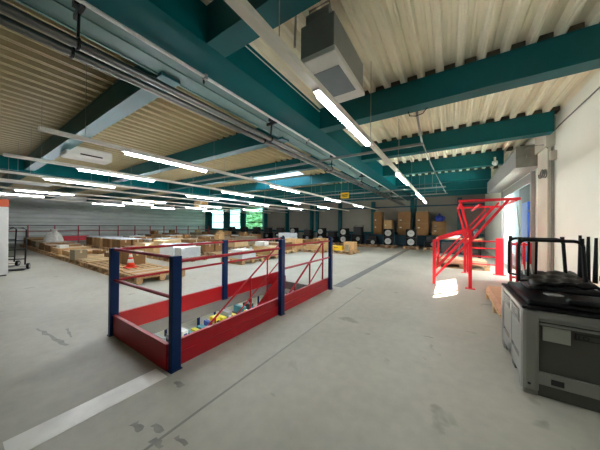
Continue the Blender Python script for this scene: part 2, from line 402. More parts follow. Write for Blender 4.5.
for k, y in enumerate((1.9, 4.6, 7.4)):
    t = thing('pipe_clip', 'small clip holding the white pipe, %s along the girder' % ORD[k], 'clip', (-2.8, y, 3.51), 0, 'white pipe clips')
    MB().box(-.035, .035, -.02, .02, -.03, .037).build('band', GREYMET, t); MB().cyl((-.03, 0, -.03), (-.03, 0, -.08), .012).build('bolt', BLACKMET, t)
for i, (y, x1, z) in enumerate(((5.68, -.49, 3.3), (11.6, -.15, 3.2), (13.9, -.1, 3.2))):
    t = thing('cable_tray', 'grey cable tray crossing under the girder, %s from the camera' % ORD[i], 'cable tray', (x1, y, z), 0, 'cross cable trays')
    MB().box(-9, 0, -.03, .03, 0, .012).box(-9, 0, -.03, -.026, 0, .05).box(-9, 0, .026, .03, 0, .05).build('channel', GREYMET, t)
    for q in (-.5, -3.2, -6., -8.6): MB().cyl((q, 0, .01), (q, 0, ZD-z), .006, n=6).build('hanger_rod', STEEL, t)
tag(MB().tube([(-.5, 4.5, 3.9), (-.5, 4.55, 3.5), (-.52, 5.6, 3.36), (-.5, 8.3, 3.46), (-.35, 12, 3.44), (-.2, 14, 3.3)], .022, 8).build('flexible_conduit', GREYMET),
    'grey flexible conduit looping back along the teal cross beams', 'conduit')
tag(MB().tube([(-.62, 4.4, 3.52), (-.6, 4.4, 3.44), (-.5, 4.42, 3.42), (-.4, 4.42, 3.44), (-.33, 4.42, 3.52)], .008, 6).build('beam_cable', BLACKPL),
    'short black cable drooping below the second cross beam', 'cable')
tag(MB().cyl((-2.298, 1.9, 3.9), (-2.298, 4.25, 3.9), .008, n=6).build('girder_cable', WHITE), 'thin pale cable along the side of the main girder', 'cable')
# white dome camera on shutter side
t = thing('security_camera', 'small white round sensor hanging on the cross beam near the door', 'sensor', (1.2, 9.58, 3.56))
MB().lathe([(.03, .2), (.03, .08), (.07, .07), (.08, 0), (.05, -.06), (.01, -.075)], n=14).build('body', WHITE, t, True)

# LED trunking
def rail(x, y0, y1, starts, z, label, lit=True, L=1.5, mt=CREAMMET):
    t = thing('light_trunking', label, 'light rail', (x, y0, z), 0, 'suspended light rails')
    Ly = y1-y0
    MB().box(-.035, .035, 0, Ly, 0, .055, .004).box(-.025, .025, -.012, 0, .006, .05).build('trunking', mt, t)
    for s in starts:
        s -= y0
        c = MB().box(-.036, .036, s-.05, s+L+.05, -.022, -.0005, .003).build('lamp_holder', WHITE, t)
        o = MB().box(-.024, .024, s, s+L, -.056, -.023, .01).build('lamp_tube', LAMP if lit else LAMPOFF, c)
    k = .45
    while k < Ly:
        MB().cyl((0, k, .055), (0, k, ZD-z), .004, n=6).build('suspension_wire', GREYMET, t); k += 2.2
    return t
rail(-1.0, .8, 13.1, (1.82, 5.5, 9.2, 11.5), 2.72, 'cream light rail nearest the white right-hand wall')
rail(-4.5, .65, 17.5, (1.6, 5.3, 8.9, 12.4), 2.72, 'light rail hung above the stairwell, next left of the teal girder')
rail(-6.75, .55, 17.5, (1.55, 5.3, 8.8, 12.4), 2.72, 'light rail second to the left of the teal girder')
rail(-8.95, -1.5, 17.5, (1.4, 5.3, 8.8, 12.4), 2.72, 'light rail third to the left of the teal girder')
rail(-10.9, -1.5, 17.5, (.3,), 2.76, 'light rail left of the girder with its lamp unlit', lit=False)
rail(-12.85, -1.5, 17.5, (1.3, 4.9, 8.5, 12.), 2.72, 'light rail fifth to the left of the teal girder')
rail(-14.9, -1.5, 17.5, (.8, 5.2, 8.8), 2.72, 'light rail sixth to the left of the teal girder')
rail(-17., -1.5, 17.5, (4.5, 7.6, 11.5), 2.72, 'light rail left of the girder closest to the ribbed grey wall')

# big unlit floodlight box
t = thing('ceiling_floodlight', 'boxy unlit floodlight with a grey glass front under the deck', 'floodlight', (-1.18, 2.1, 3.25))
MB().box(-.2, .2, 0, .92, .05, .42, .008).build('housing', GREYMET, t)
MB().box(-.22, .22, -.02, .94, 0, .06, .01).build('front_frame', WHITE, t)
MB().box(-.165, .165, .2, .74, -.004, .0).build('glass_pane', GLASSY, t)
MB().box(-.14, .14, .0, .14, .42, .52, .01).build('ballast_box', GREYMET, t)
MB().tube([(-.12, .1, .47), (-.12, .05, .6), (.12, .05, .6), (.12, .1, .47)], .012, 6).build('handle', STEEL, t)
for dy in (.3, .75): MB().bar((0, dy, .42), (0, dy, ZD-3.25+.02), .03, .01).build('mounting_strap', STEEL, t)
tag(MB().tube([(-1.32, 1.9, 3.3), (-1.31, 1.9, 3.6), (-1.3, 1.92, 3.97)], .012, 6).build('hanging_chain', STEEL), 'thin steel chain hanging beside the floodlight box', 'chain')
# ceiling air unit on the left
t = thing('air_conditioner', 'white slim air unit under the deck on the far left', 'air conditioner', (-9.1, 1.75, 3.42))
MB().box(-.3, .3, 0, 1.05, 0, .3, .05).build('casing', WHITE, t); MB().box(.3, .306, .3, .8, .06, .1).build('outlet_slot', DARK, t)
for dy in (.15, .9): MB().cyl((0, dy, .3), (0, dy, ZD-3.42+.02), .008, n=6).build('hanger_rod', STEEL, t)
t = thing('heater_unit', 'small tan box unit slung under the far ceiling before the ribbed wall', 'heater', (-15.95, 10.6, 2.9))
MB().box(-.45, .45, -.3, .3, 0, .42, .02).build('casing', CARD[2], t); MB().box(.45, .46, -.22, .22, .06, .34).build('grille', CARD[0], t)
for dx in (-.35, .35): MB().cyl((dx, 0, .42), (dx, 0, ZD-2.9), .008, n=6).build('hanger_rod', STEEL, t)
t = thing('hanging_sign', 'yellow rectangular sign hung from a cable tray near the back wall', 'sign', (-3.66, 9., 2.66))
MB().box(-.18, .18, -.008, .008, 0, .24, .003).build('sign_board', YELLOW, t)
MB().box(-.13, .13, -.0095, -.008, .12, .16).box(-.10, .10, -.0095, -.008, .06, .085).build('marking', DARK, t)
for dx in (-.15, .15): MB().cyl((dx, 0, .24), (dx, 0, ZD-2.66), .003, n=5).build('suspension_wire', STEEL, t)

# ------------------------------------------------------------------ stairwell guardrail
t = thing('stairwell_guardrail', 'red and navy guardrail with kick plates around the floor opening', 'guardrail', (-2.39, 1.3, 0))
def P(x, y, z): return (x+2.39, y-1.3, z)
def rp(x0, x1, y0, y1, z0, z1): return (x0+2.39, x1+2.39, y0-1.3, y1-1.3, z0, z1)
posts = [(-2.385, 1.30, 1.18), (-2.385, 3.1, 1.27), (-2.385, 5.0, 1.24), (-3.84, 1.25, 1.18), (-3.84, 3.1, 1.2), (-3.84, 5.0, 1.2)]
for x, y, h in posts:
    p = MB().box(*rp(x-.035, x+.035, y-.05, y+.05, .006, h), .006).build('post', BLUE, t)
    MB().box(*rp(x-.045, x+.045, y-.06, y+.06, 0, .008)).build('base_plate', BLUE, p)
def rodp(name, a, b, r=.019): MB().cyl(P(*a), P(*b), r, n=10).build(name, REDK, t)
rodp('top_rail', (-3.86, 1.25, 1.16), (-2.4, 1.3, 1.16)); rodp('mid_rail', (-3.86, 1.25, .74), (-2.4, 1.3, .74))
rodp('top_rail', (-3.84, 1.25, 1.16), (-3.84, 5.0, 1.16)); rodp('mid_rail', (-3.84, 1.25, .74), (-3.84, 5.0, .74))
rodp('top_rail', (-2.4, 1.3, 1.12), (-2.4, 3.1, 1.12)); rodp('top_rail', (-2.4, 3.1, 1.15), (-2.4, 5.0, 1.15)); rodp('mid_rail', (-2.4, 3.1, .76), (-2.4, 5.0, .76))
MB().box(*rp(-3.88, -2.43, 1.235, 1.25, .0, .27), .002).box(*rp(-3.86, -2.43, 1.23, 1.27, .255, .275)).build('kick_plate', REDK, t)
MB().box(*rp(-3.875, -3.86, 1.25, 5.03, .0, .27), .002).box(*rp(-3.885, -3.845, 1.25, 5.03, .255, .275)).build('kick_plate', REDK, t)
MB().box(*rp(-2.45, -2.435, 1.25, 5.03, .12, .27), .002).box(*rp(-2.45, -2.415, 1.25, 5.03, .0, .135), .004).box(*rp(-2.46, -2.42, 1.25, 5.03, .255, .275)).build('kick_plate', REDK, t)

# staircase going down
t = thing('steel_staircase', 'red steel staircase descending through the floor opening', 'staircase', (-3.1, 5.0, 0))
S = .66
def q(x, y): return (x, y-5.0, -(5.0-y)*S)
for x in (-3.73, -2.53):
    pr = [(.02, .16), (-.35, .16), (-5.0, -5.0*S+.12), (-5.0, -5.0*S-.2), (-.2, -.3), (.02, -.3)]
    MB().prism(pr, 'x', x+3.1-.012, x+3.1+.012).build('stringer', REDK, t)
for k in range(15):
    yy = -.28-k*.27; MB().box(-.61, .55, yy, yy+.27, yy*S-.04, yy*S-.012).build('tread', STEEL, t)
for x in (-3.73, -2.53):
    X = x+3.1
    MB().tube([(X, -.12, .0), (X, -.12, 1.12), (X, -5., 1.12-4.88*S)], .019, 8).build('handrail', REDK, t)
    MB().tube([(X, -.12, .66), (X, -5., .66-4.88*S)], .014, 8).build('mid_rail', REDK, t)
    for y in (-.72, -1.28, -2.2, -3.3): MB().cyl((X, y, y*S), (X, y, 1.12+(y+.12)*S), .017, n=8).build('baluster', REDK, t)

# lower storey seen through the opening
m = MB(); m.box(-16, 3, -4, 20, -3.4, -3.2); struct(m.build('lower_floor', FLOOR))
m = MB(); m.box(-16.1, -16, -4, 20, -3.4, -.2); m.box(3, 3.1, -4, 20, -3.4, -.2); m.box(-16, 3, -4.1, -4, -3.4, -.2); m.box(-16, 3, 20, 20.1, -3.4, -.2)
struct(m.build('lower_wall', WALLB))
for i, (x, y0) in enumerate(((-5.2, 2.), (-7.4, 2.), (-10., 2.))):
    t = thing('added_lower_light', 'added unseen light strip of the lower storey, %s from the stairs' % ORD[i], 'added light', (x, y0, -.32), 0, 'added lower storey lights')
    MB().box(-.04, .04, 0, 9, .04, .119).build('housing', WHITE, t); MB().box(-.03, .03, 0, 9, 0, .04).build('lamp_tube', ADDED_LIGHT, t)  # unseen strips added to light the goods downstairs
goods = [mat('goods_white', (226, 228, 226), .5), mat('goods_yellow', (224, 206, 50), .5), mat('goods_blue', (50, 80, 160), .5),
         mat('goods_black', (36, 38, 40), .5), mat('goods_grey', (150, 156, 158), .5), mat('goods_teal', (60, 130, 140), .5)]
gname = ['white', 'yellow', 'blue', 'black', 'grey', 'teal']
def lower_rack(x, y, L, idx):
    t = thing('goods_rack', '%s shelf rack of goods downstairs, seen through the stair opening' % ('nearer', 'farther')[idx], 'rack', (x, y, -3.2), 0, 'lower storey racks')
    for yy in (0, L/2, L):
        for xx in (0, .6): MB().box(xx-.03, xx+.03, yy-.03, yy+.03, 0, 1.9).build('upright', BLUE, t)
    for z in (.2, .9, 1.6): MB().box(0, .6, 0, L, z-.03, z).build('shelf', STEEL, t)
    for z, zn in ((1.6, 'top'),) if idx else ((1.6, 'top'), (.9, 'middle')):
        yy = .12; n = 0
        while yy < L-.3:
            w = R.uniform(.08, .18); h = R.uniform(.1, .34); d = R.uniform(.25, .5); k = R.choices(range(6), (5, 2.4, 2, 2, 3, 1))[0]
            b = thing('goods_carton', '%s goods carton, %s along the %s shelf of the %s rack downstairs' % (gname[k], NTH(n), zn, ('nearer', 'farther')[idx]), 'carton', (x+.3, y+yy+w/2, -3.2+z), 0, 'goods on the lower storey racks')
            MB().box(-d/2, d/2, -w/2, w/2, 0, h, .008).build('body', goods[k], b)
            MB().box(d/2, d/2+.003, -w*.3, w*.3, h*.3, h*.7).build('product_label', goods[(k+2) % 6], b)
            yy += w+R.uniform(.02, .12); n += 1
lower_rack(-6.4, 2.0, 4.4, 0); lower_rack(-8.3, 4.2, 4.0, 1)

# ------------------------------------------------------------------ pallets and goods
def pallet_proto(W, D, mt, name='wooden_pallet'):
    t = thing(name, 'x', 'pallet')
    nb = 7; bw = D/nb*.78; m = MB()
    for i in range(nb):
        y = -D/2+(D-bw)*i/(nb-1); m.box(-W/2, W/2, y, y+bw, .155, .18)
    for x in (-W/2, -.05, W/2-.1): m.box(x, x+.1, -D/2, D/2, .13, .155)
    m.build('deck_boards', mt, t)
    for y in (-D/2, -.07, D/2-.14):
        m = MB()
        for x in (-W/2, -.07, W/2-.14): m.box(x, x+.14, y, y+.1+.04, .024, .13)
        m.box(-W/2, W/2, y+.02, y+.12, 0, .024); m.build('runner', mt, t)
    return t
PROTO = {}
def pallet(x, y, label, group, W=1.2, D=1.25, mt=WOOD, rz=0., z=0.):
    k = (W, D, mt.name)
    if k not in PROTO:
        p = pallet_proto(W, D, mt); PROTO[k] = p
        p.location = (x, y, z); p.rotation_euler = (0, 0, rz); p['label'] = label; p['group'] = group; return p
    return dup(PROTO[k], (x, y, z), rz, label, group)
def carton(x, y, z, w, d, h, k, label, group, rz=0., name='cardboard_carton', tape=True, lab=False, cat='carton'):
    b = thing(name, label, cat, (x, y, z), rz, group)
    mt = CARD[k] if isinstance(k, int) else k
    m = MB(); m.box(-w/2, w/2, -d/2, d/2, 0, h, .006); m.build('box_body', mt, b)
    if tape:
        MB().box(-w/2-.001, w/2+.001, -.03, .03, h, h+.002).box(w/2, w/2+.002, -.03, .03, h*.7, h).box(-w/2-.002, -w/2, -.03, .03, h*.7, h).build('tape_strip', TAPE, b)
    if lab: MB().box(-w*.2, w*.15, -d/2-.003, -d/2, h*.35, h*.65).build('paper_label', PAPER, b)
    return b
def sheets(x, y, z, w, d, h, k, label, group, rz=0.):
    b = thing('flat_carton_bundle', label, 'carton bundle', (x, y, z), rz, group)
    n = max(2, int(h/.06)); m = MB(); dz = h/n
    for i in range(n):
        e = R.uniform(-.012, .012); f = R.uniform(-.012, .012)
        m.box(-w/2+e, w/2+e, -d/2+f, d/2+f, i*dz, (i+1)*dz-.004)
    m.build('folded_cartons', CARD[k], b)
    MB().box(-.02-w*.2, .02-w*.2, -d/2-.016, d/2+.016, h-.002, h+.003).box(-.02+w*.2, .02+w*.2, -d/2-.016, d/2+.016, h-.002, h+.003).build('strap', BLACKPL if R.random() < .3 else PAPER, b)
    return b
ZP = .181
A = 'front pallet row'
# row A: front row
xs = [-7.1-1.3*i for i in range(13)]
for i, x in enumerate(xs):
    pallet(x, 3.2, 'pale wooden pallet, %s from the stairwell in the front pallet row' % ORD[i], 'front row pallets')
sheets(-7.1, 3.1, ZP, 1.1, .9, .03, 0, 'single thin layer of flat cartons on the front-row pallet closest to the stairwell', 'carton bundles')
# cone
t = thing('traffic_cone', 'orange and white traffic cone standing on a front-row pallet', 'traffic cone', (-8.25, 3.1, ZP))
MB().box(-.15, .15, -.15, .15, 0, .03, .01).build('base', ORANGE, t)
MB().lathe([(.115, .03), (.088, .15), (.066, .26), (.044, .36), (.022, .46), (.018, .47)], n=20).build('cone_body', ORANGE, t, True)
MB().lathe([(.0895, .15), (.0675, .26)], n=20).build('white_band', WHITE, t, True)
MB().lathe([(.0555, .315), (.0365, .405)], n=20).build('white_band', WHITE, t, True)
carton(-9.6, 3.35, ZP, .55, .5, .42, 1, 'brown carton on a front-row pallet left of the traffic cone', 'front row cartons')
carton(-8.95, 3.45, ZP, .5, .5, .42, 1, 'brown carton right behind the traffic cone', 'front row cartons', .05)
sheets(-10.9, 3.2, ZP, 1.2, 1.15, .05, 2, 'pale flat carton bundle left of the brown carton pair in the front row', 'carton bundles')
sheets(-12.25, 3.25, ZP, 1.2, 1.1, .06, 2, 'pale flat carton bundle behind the grey-sided box in the front row', 'carton bundles')
carton(-11.75, 2.72, ZP, .6, .35, .36, 3, 'grey-sided carton standing at the front edge of the front pallet row', 'front row cartons')
carton(-12.7, 3.6, ZP+.06, .34, .3, .16, 1, 'small dark brown carton on the flat bundle behind the grey-sided box', 'front row cartons', .3)
carton(-11.2, 3.55, ZP+.05, .4, .3, .16, 1, 'small dark brown carton on the flat bundle beside the brown carton pair', 'front row cartons', .1)
sheets(-13.6, 3.3, ZP, 1.2, 1.1, .18, 0, 'tan flat carton bundle on the pallet left of the grey-sided box', 'carton bundles')
sheets(-14.9, 3.2, ZP, 1.2, 1.1, .24, 0, 'tan flat carton bundle with a small white box on it', 'carton bundles')
carton(-14.6, 2.85, ZP+.24, .36, .3, .14, PAPER, 'small white box lying on a tan flat bundle of the front row', 'front row cartons', .1, 'white_box', False)
sheets(-16.2, 3.2, ZP, 1.2, 1.1, .3, 1, 'brown flat carton bundle second right of the wrapped grey heap', 'carton bundles')
sheets(-17.5, 3.2, ZP, 1.2, 1.1, .35, 1, 'brown flat carton bundle just right of the wrapped grey heap', 'carton bundles')
# wrapped heap
t = thing('wrapped_bundle', 'grey plastic-wrapped heap piled on a far front-row pallet', 'bundle', (-18.8, 3.3, ZP))
m = MB(); bmesh.ops.create_icosphere(m.bm, subdivisions=3, radius=.55)
for v in m.bm.verts:
    n = .08*math.sin(v.co.x*9+v.co.z*7)+.06*math.sin(v.co.y*11)
    v.co *= 1+n; v.co.z = max(0, (v.co.z+.35)*.98); v.co.x *= .76*(1-.4*v.co.z); v.co.y *= .8*(1-.3*v.co.z); v.co.z *= 1.08
m.build('wrapped_load', WRAP, t, False); MB().box(-.16, .1, -.12, .12, .94, 1.03, .02).build('white_package', PAPER, t)
for i, x in enumerate(xs[9:]):
    if i == 0: continue
    sheets(x, 3.25, ZP, 1.15, 1.05, .28+.05*i, (3, 1, 0, 3)[i-1], 'flat carton bundle %s pallet beyond the wrapped grey heap in the front row' % ORD[i-1], 'carton bundles')

# rows further back: name, y, x start, count, pitch
cols = ['tan', 'brown', 'pale', 'grey-brown']
rows = [('second', 5.55, -9.4, 8, 1.45), ('third', 7.5, -9.2, 9, 1.45), ('fourth', 10.1, -11.5, 9, 1.5), ('fifth', 12., -12.5, 8, 1.5), ('sixth', 14.6, -14.5, 6, 1.6)]
for rn, y, x0, n, p in rows:
    for i in range(n):
        x = x0-p*i
        w0 = '%s from the stairwell in the %s pallet row' % (ORD[i], rn)
        pallet(x, y, 'wooden pallet, ' + w0, rn+' row pallets', mt=WOOD if (i+len(rn)) % 3 else WOOD2)
        far = rn in ('fifth', 'sixth')
        pos = '%s pallet from the stairwell, %s row' % (ORD[i], rn)
        if rn == 'second' and i < 2 or rn == 'third' and i == 0: continue
        u = R.random()
        if rn in ('second', 'third') and i < 9 and u < .55 or u < .2:
            # four upright cartons with white sheets on top
            k = R.choice((1, 3, 0)); hh = R.uniform(.34, .5)
            for a, (dx, dy, wd) in enumerate(((-.29, -.28, 'front left'), (.29, -.28, 'front right'), (0, .3, 'rear'))):
                carton(x+dx, y+dy, ZP, .52 if a < 2 else 1.1, .5, hh, k, '%s carton, %s on the %s' % (cols[k], wd, pos), 'row cartons')
            sheet = thing('white_cover_sheet', 'white board lying over the cartons on the %s' % pos, 'board', (x, y, ZP+hh+.003), R.uniform(-.05, .05), 'white boards')
            MB().box(-.55, .55, -.5, .5, 0, .04, .008).build('board', BLUEWHITE, sheet)
        elif u < .8:
            k = R.choice((0, 1, 2, 1) if not far else (1, 3, 1, 3)); hh = R.uniform(.2, .5) if not far else R.uniform(.35, .6)
            sheets(x, y, ZP, 1.12, 1.1, hh, k, '%s flat carton bundle on the %s' % (cols[k], pos), 'row bundles')
            if R.random() < .45:
                k2 = R.choice((0, 1, 2)); carton(x+R.uniform(-.3, .3), y+R.uniform(-.2, .2), ZP+hh+.003, .5, .4, .3, k2, '%s carton on top of the bundle on the %s' % (cols[k2], pos), 'row cartons', R.uniform(-.2, .2))
        else:
            k = R.choice((1, 3)); hh = R.uniform(.4, .6)
            carton(x, y, ZP, .85, .8, hh, k, 'big %s carton on the %s' % (cols[k], pos), 'row cartons')
# white crates in second row next to aisle
t = thing('white_crate', 'long white-blue board crate behind the traffic cone across the aisle', 'crate', (-9.75, 5.5, ZP), 0, 'white crates')
MB().box(-.72, .38, -.5, .5, 0, .46, .01).build('crate_body', BLUEWHITE, t); MB().box(-.74, .4, -.52, .52, .46, .5, .008).build('lid', BLUEWHITE, t)
t = thing('white_crate', 'smaller grey-white crate next to the long white-blue crate', 'crate', (-9.08, 5.45, ZP), 0, 'white crates')
MB().box(-.24, .24, -.42, .42, 0, .4, .01).build('crate_body', mat('grey_white_board', (190, 194, 194), .5), t); MB().box(-.25, .25, -.43, .43, .4, .43, .006).build('lid', PAPER, t)
carton(-11.0, 5.6, ZP, .9, .8, .62, 2, 'pale upright carton beside the long white-blue crate', 'row cartons')

# pallets between stairs and back wall (middle lane)
mid = [(-7.2, 6.7), (-7.3, 8.3), (-7.9, 10.0), (-8.0, 11.5)]
for i, (x, y) in enumerate(mid):
    pallet(x, y, 'wooden pallet, %s behind the stairwell railing toward the windows' % ORD[i], 'lane pallets', 1.25, 1.2)
lane = ['nearest the stair', 'second from the stair', 'third from the stair', 'fourth from the stair']
t = thing('white_machine_part', 'white slab-sided carton on the lane pallet nearest the stair', 'carton', (-7.25, 6.7, ZP), .05)
MB().box(-.42, .42, -.4, .4, 0, .2, .02).build('lower_tray', BLUEWHITE, t); MB().box(-.3, .36, -.34, .34, .2, .34, .02).build('upper_tray', PAPER, t)
sheets(-7.2, 8.3, ZP, 1.1, 1.0, .36, 0, 'tan flat carton bundle on the lane pallet second from the stair', 'lane cartons')
carton(-7.5, 8.2, ZP+.365, .5, .4, .2, PAPER, 'white box on the tan bundle behind the railing', 'lane cartons', .2, 'white_box', False)
sheets(-7.9, 10., ZP, 1.1, 1.0, .42, 1, 'brown flat carton bundle on the lane pallet third from the stair', 'lane cartons')
carton(-8.0, 11.5, ZP, .9, .8, .55, 0, 'tan carton on the lane pallet fourth from the stair', 'lane cartons')
for i, (dx, dy) in enumerate(((-.3, .2), (.1, .25))):
    t = thing('black_canister', 'dark canister on the lane bundle, %s from the windows' % ('closer' if i else 'farther'), 'canister', (-7.9+dx, 10+dy, ZP+.425), 0, 'dark canisters')
    MB().lathe([(.09, 0), (.1, .02), (.1, .28), (.05, .33), (.04, .36)], n=14).build('body', BLACKPL, t, True); MB().lathe([(.045, .36), (.045, .4)], n=12).build('cap', PAPER, t)

# pallets in front of the back wall near the centre
g = [(-6.5, 11.9, 'with the loose brown carton'), (-4.95, 12.2, 'with the yellow case'), (-8.6, 13.6, 'farthest toward the windows'), (-7.3, 13.9, 'holding the white crate'), (-10.2, 14.0, 'beside the last canisters')]
for i, (x, y, s) in enumerate(g):
    pallet(x, y, 'wooden pallet near the back wall ' + s, 'centre pallets', 1.25, 1.2)
t = thing('yellow_case', 'bright yellow case on a pallet near the back wall', 'case', (-5.22, 11.85, ZP))
MB().box(-.3, .3, -.2, .2, 0, .24, .03).build('body', YELLOW, t); MB().tube([(-.1, -.21, .14), (-.1, -.25, .16), (.1, -.25, .16), (.1, -.21, .14)], .012, 6).build('handle', BLACKPL, t)
sheets(-6.5, 11.9, ZP, 1.0, 1.0, .245, 0, 'tan bundle under the loose brown carton left of the yellow case', 'centre cartons')
carton(-6.75, 12.05, ZP+.25, .34, .4, .3, 1, 'loose brown carton on a tan bundle left of the yellow case', 'centre cartons')
carton(-4.68, 12.38, ZP, .6, .6, .45, 0, 'tan carton just right of the yellow case', 'centre cartons', .08)
carton(-4.6, 11.75, ZP, .2, .2, .34, 3, 'small upright grey carton at the corner of the centre pallet', 'centre cartons')
t = thing('white_crate', 'white ribbed crate on the pallet seen over the stair railing', 'crate', (-10.2, 14., ZP))
MB().box(-.55, .55, -.45, .45, 0, .8, .02).build('crate_body', BLUEWHITE, t)
for z in (.2, .42, .64): MB().box(-.56, .56, -.46, .46, z, z+.05, .005).build('rib_band', WHITE, t)
sheets(-8.6, 13.6, ZP, 1.0, 1.0, .4, 1, 'brown bundle on the pallet farthest toward the windows', 'centre cartons')
carton(-7.3, 13.9, ZP, .9, .7, .5, 0, 'tan carton on the pallet beside the black reels', 'centre cartons')

# stacked reels in black cases along back wall
REELW = mat('grey_white_reel', (186, 184, 176), .6, var=.1)
def reel(x, y, z, label):
    t = thing('cased_reel', label, 'reel', (x, y, z), 0, 'cased reels by the back wall')
    MB().box(-.32, .32, -.2, .3, 0, .58, .03).build('case', BLACKPL, t)
    MB().cyl((0, -.2, .29), (0, -.26, .29), .215, n=24).build('reel_face', REELW, t)
    MB().cyl((0, -.262, .29), (0, -.29, .29), .06, n=12).build('hub', GREYMET, t)
rx = [(-12.0, 'farthest toward the windows'), (-9.15, 'before the second column from the windows'), (-7.1, 'behind the yellow-case pallet'), (-3.7, 'under the shorter brown carton'), (-2.22, 'under the teal downpipe column')]
for i, (x, s) in enumerate(rx):
    pallet(x, 17.4, 'wooden pallet under the reel stack ' + s, 'wall pallets', .92, 1.0, WOOD2)
    reel(x, 17.4, ZP, 'lower black-cased white reel of the stack ' + s); reel(x, 17.4, ZP+.582, 'upper black-cased white reel of the stack ' + s)
def machine(x, y, label, h=.95, disc=True):
    t = thing('black_machine', label, 'machine', (x, y, ZP), 0, 'black machines by the back wall')
    MB().box(-.4, .4, -.3, .3, 0, h*.55, .03).build('body', BLACKPL, t)
    MB().box(-.3, .32, -.22, .25, h*.55, h, .04).build('hood', DARK, t)
    MB().tube([(-.34, .2, h*.5), (-.34, .25, h*1.08), (.34, .25, h*1.08), (.34, .2, h*.5)], .02, 8).build('handle', BLACKMET, t)
    if disc: MB().cyl((.1, -.3, h*.3), (.1, -.33, h*.3), .14, n=20).build('dial', GREYMET, t)
for i, (x, y, s, h) in enumerate(((-10.5, 17.4, 'between the reel stacks nearest the windows', 1.0), (-8.12, 17.3, 'left of the reels behind the yellow-case pallet', .9), (-5.9, 17.2, 'right of the reels behind the yellow-case pallet', 1.3),
                               (-4.85, 17.4, 'under the tall carton by the third column', .6), (-1.0, 17.4, 'below the blue bag', .7), (-13.6, 17.4, 'first below the windows', 1.15),
                               (-15.2, 17.5, 'second below the windows', 1.15), (-16.8, 17.5, 'third below the windows', 1.2), (-18.6, 17.5, 'fourth below the windows', 1.2), (-20.6, 17.5, 'fifth below the windows', 1.2))):
    pallet(x, y, 'wooden pallet under the black machine ' + s, 'wall pallets', .92, 1.0, WOOD2); machine(x, y, 'black hooded machine ' + s, h)
pallet(.16, 17.4, 'bare wooden pallet at the end of the bench by the red gate', 'wall pallets', 1.2, 1.0, WOOD2)
# teal bench with cartons
t = thing('storage_bench', 'long dark teal bench along the back wall carrying tall cartons', 'bench', (-4.3, 18.75, 0))
MB().box(-3.2, 5.4, -.45, .42, .84, .9, .01).build('bench_top', TEALDK, t); MB().box(-3.2, 5.4, -.45, -.40, .15, .84).build('front_panel', TEALDK, t)
for k in range(6): MB().box(-3.15+1.7*k, -3.05+1.7*k, -.4, .4, 0, .84).build('leg', TEALDK, t)
bx = [(-4.75, .62, 1.75, 1, 'tall brown carton at the window end of the teal bench'), (-3.98, .62, 1.1, 0, 'shorter tan carton between two tall ones on the bench'),
      (-2.85, .82, 1.72, 1, 'tall brown carton left of the bench column'), (-1.65, .8, 1.7, 1, 'tall brown carton right of the bench column'), (-.62, .85, 1.0, 1, 'low brown carton under the blue bag')]
for x, w, h, k, s in bx:
    b = carton(x, 18.75, .9, w, .6, h, k, s, 'cartons on the bench', tape=True)
    for z in (.3, .62): MB().box(-w*.36, -w*.2, -.304, -.3, h*z, h*z+.07).build('paper_label', PAPER, b)
    MB().box(-w/2-.002, w/2+.002, -.302, .302, h*.5, h*.5+.012).build('flap_seam', CARD[3], b)
t = thing('plastic_bag', 'crumpled blue plastic bag on the low carton near the red gate', 'bag', (-.6, 18.7, 1.905))
m = MB(); bmesh.ops.create_icosphere(m.bm, subdivisions=3, radius=.3)
for v in m.bm.verts:
    v.co *= 1+.13*math.sin(v.co.x*17+2)*math.cos(v.co.y*15)+.1*math.sin(v.co.z*19); v.co.z = max(0, v.co.z*.9+.2)
m.build('bag_body', BLUEBAG, t); MB().lathe([(.03, .44), (.06, .5), (.09, .54)], n=9).build('bag_neck', BLUEBAG, t)

# far left guardrail
t = thing('perimeter_guardrail', 'long dark red guardrail standing before the ribbed grey wall', 'guardrail', (-25, 1.8, 0))
for k in range(13):
    y = k*1.32; MB().box(-.03, .03, y-.03, y+.03, 0, 1.42).build('post', REDK, t)
for z in (1.40, .98): MB().cyl((0, 0, z), (0, 15.9, z), .025, n=8).build('rail', REDK if z < 1 else BLACKMET, t)
MB().box(-.02, .02, 2.7, 4.6, .2, .58, .005).build('kick_plate', RED, t)
t = thing('perimeter_guardrail', 'short dark guardrail section behind the hand trucks', 'guardrail', (-25, -2.5, 0))
for k in range(3): MB().box(-.03, .03, k*1.7-.03, k*1.7+.03, 0, 1.42).build('post', REDK, t)
for z in (1.40, .98): MB().cyl((0, 0, z), (0, 3.4, z), .025, n=8).build('rail', BLACKMET, t)

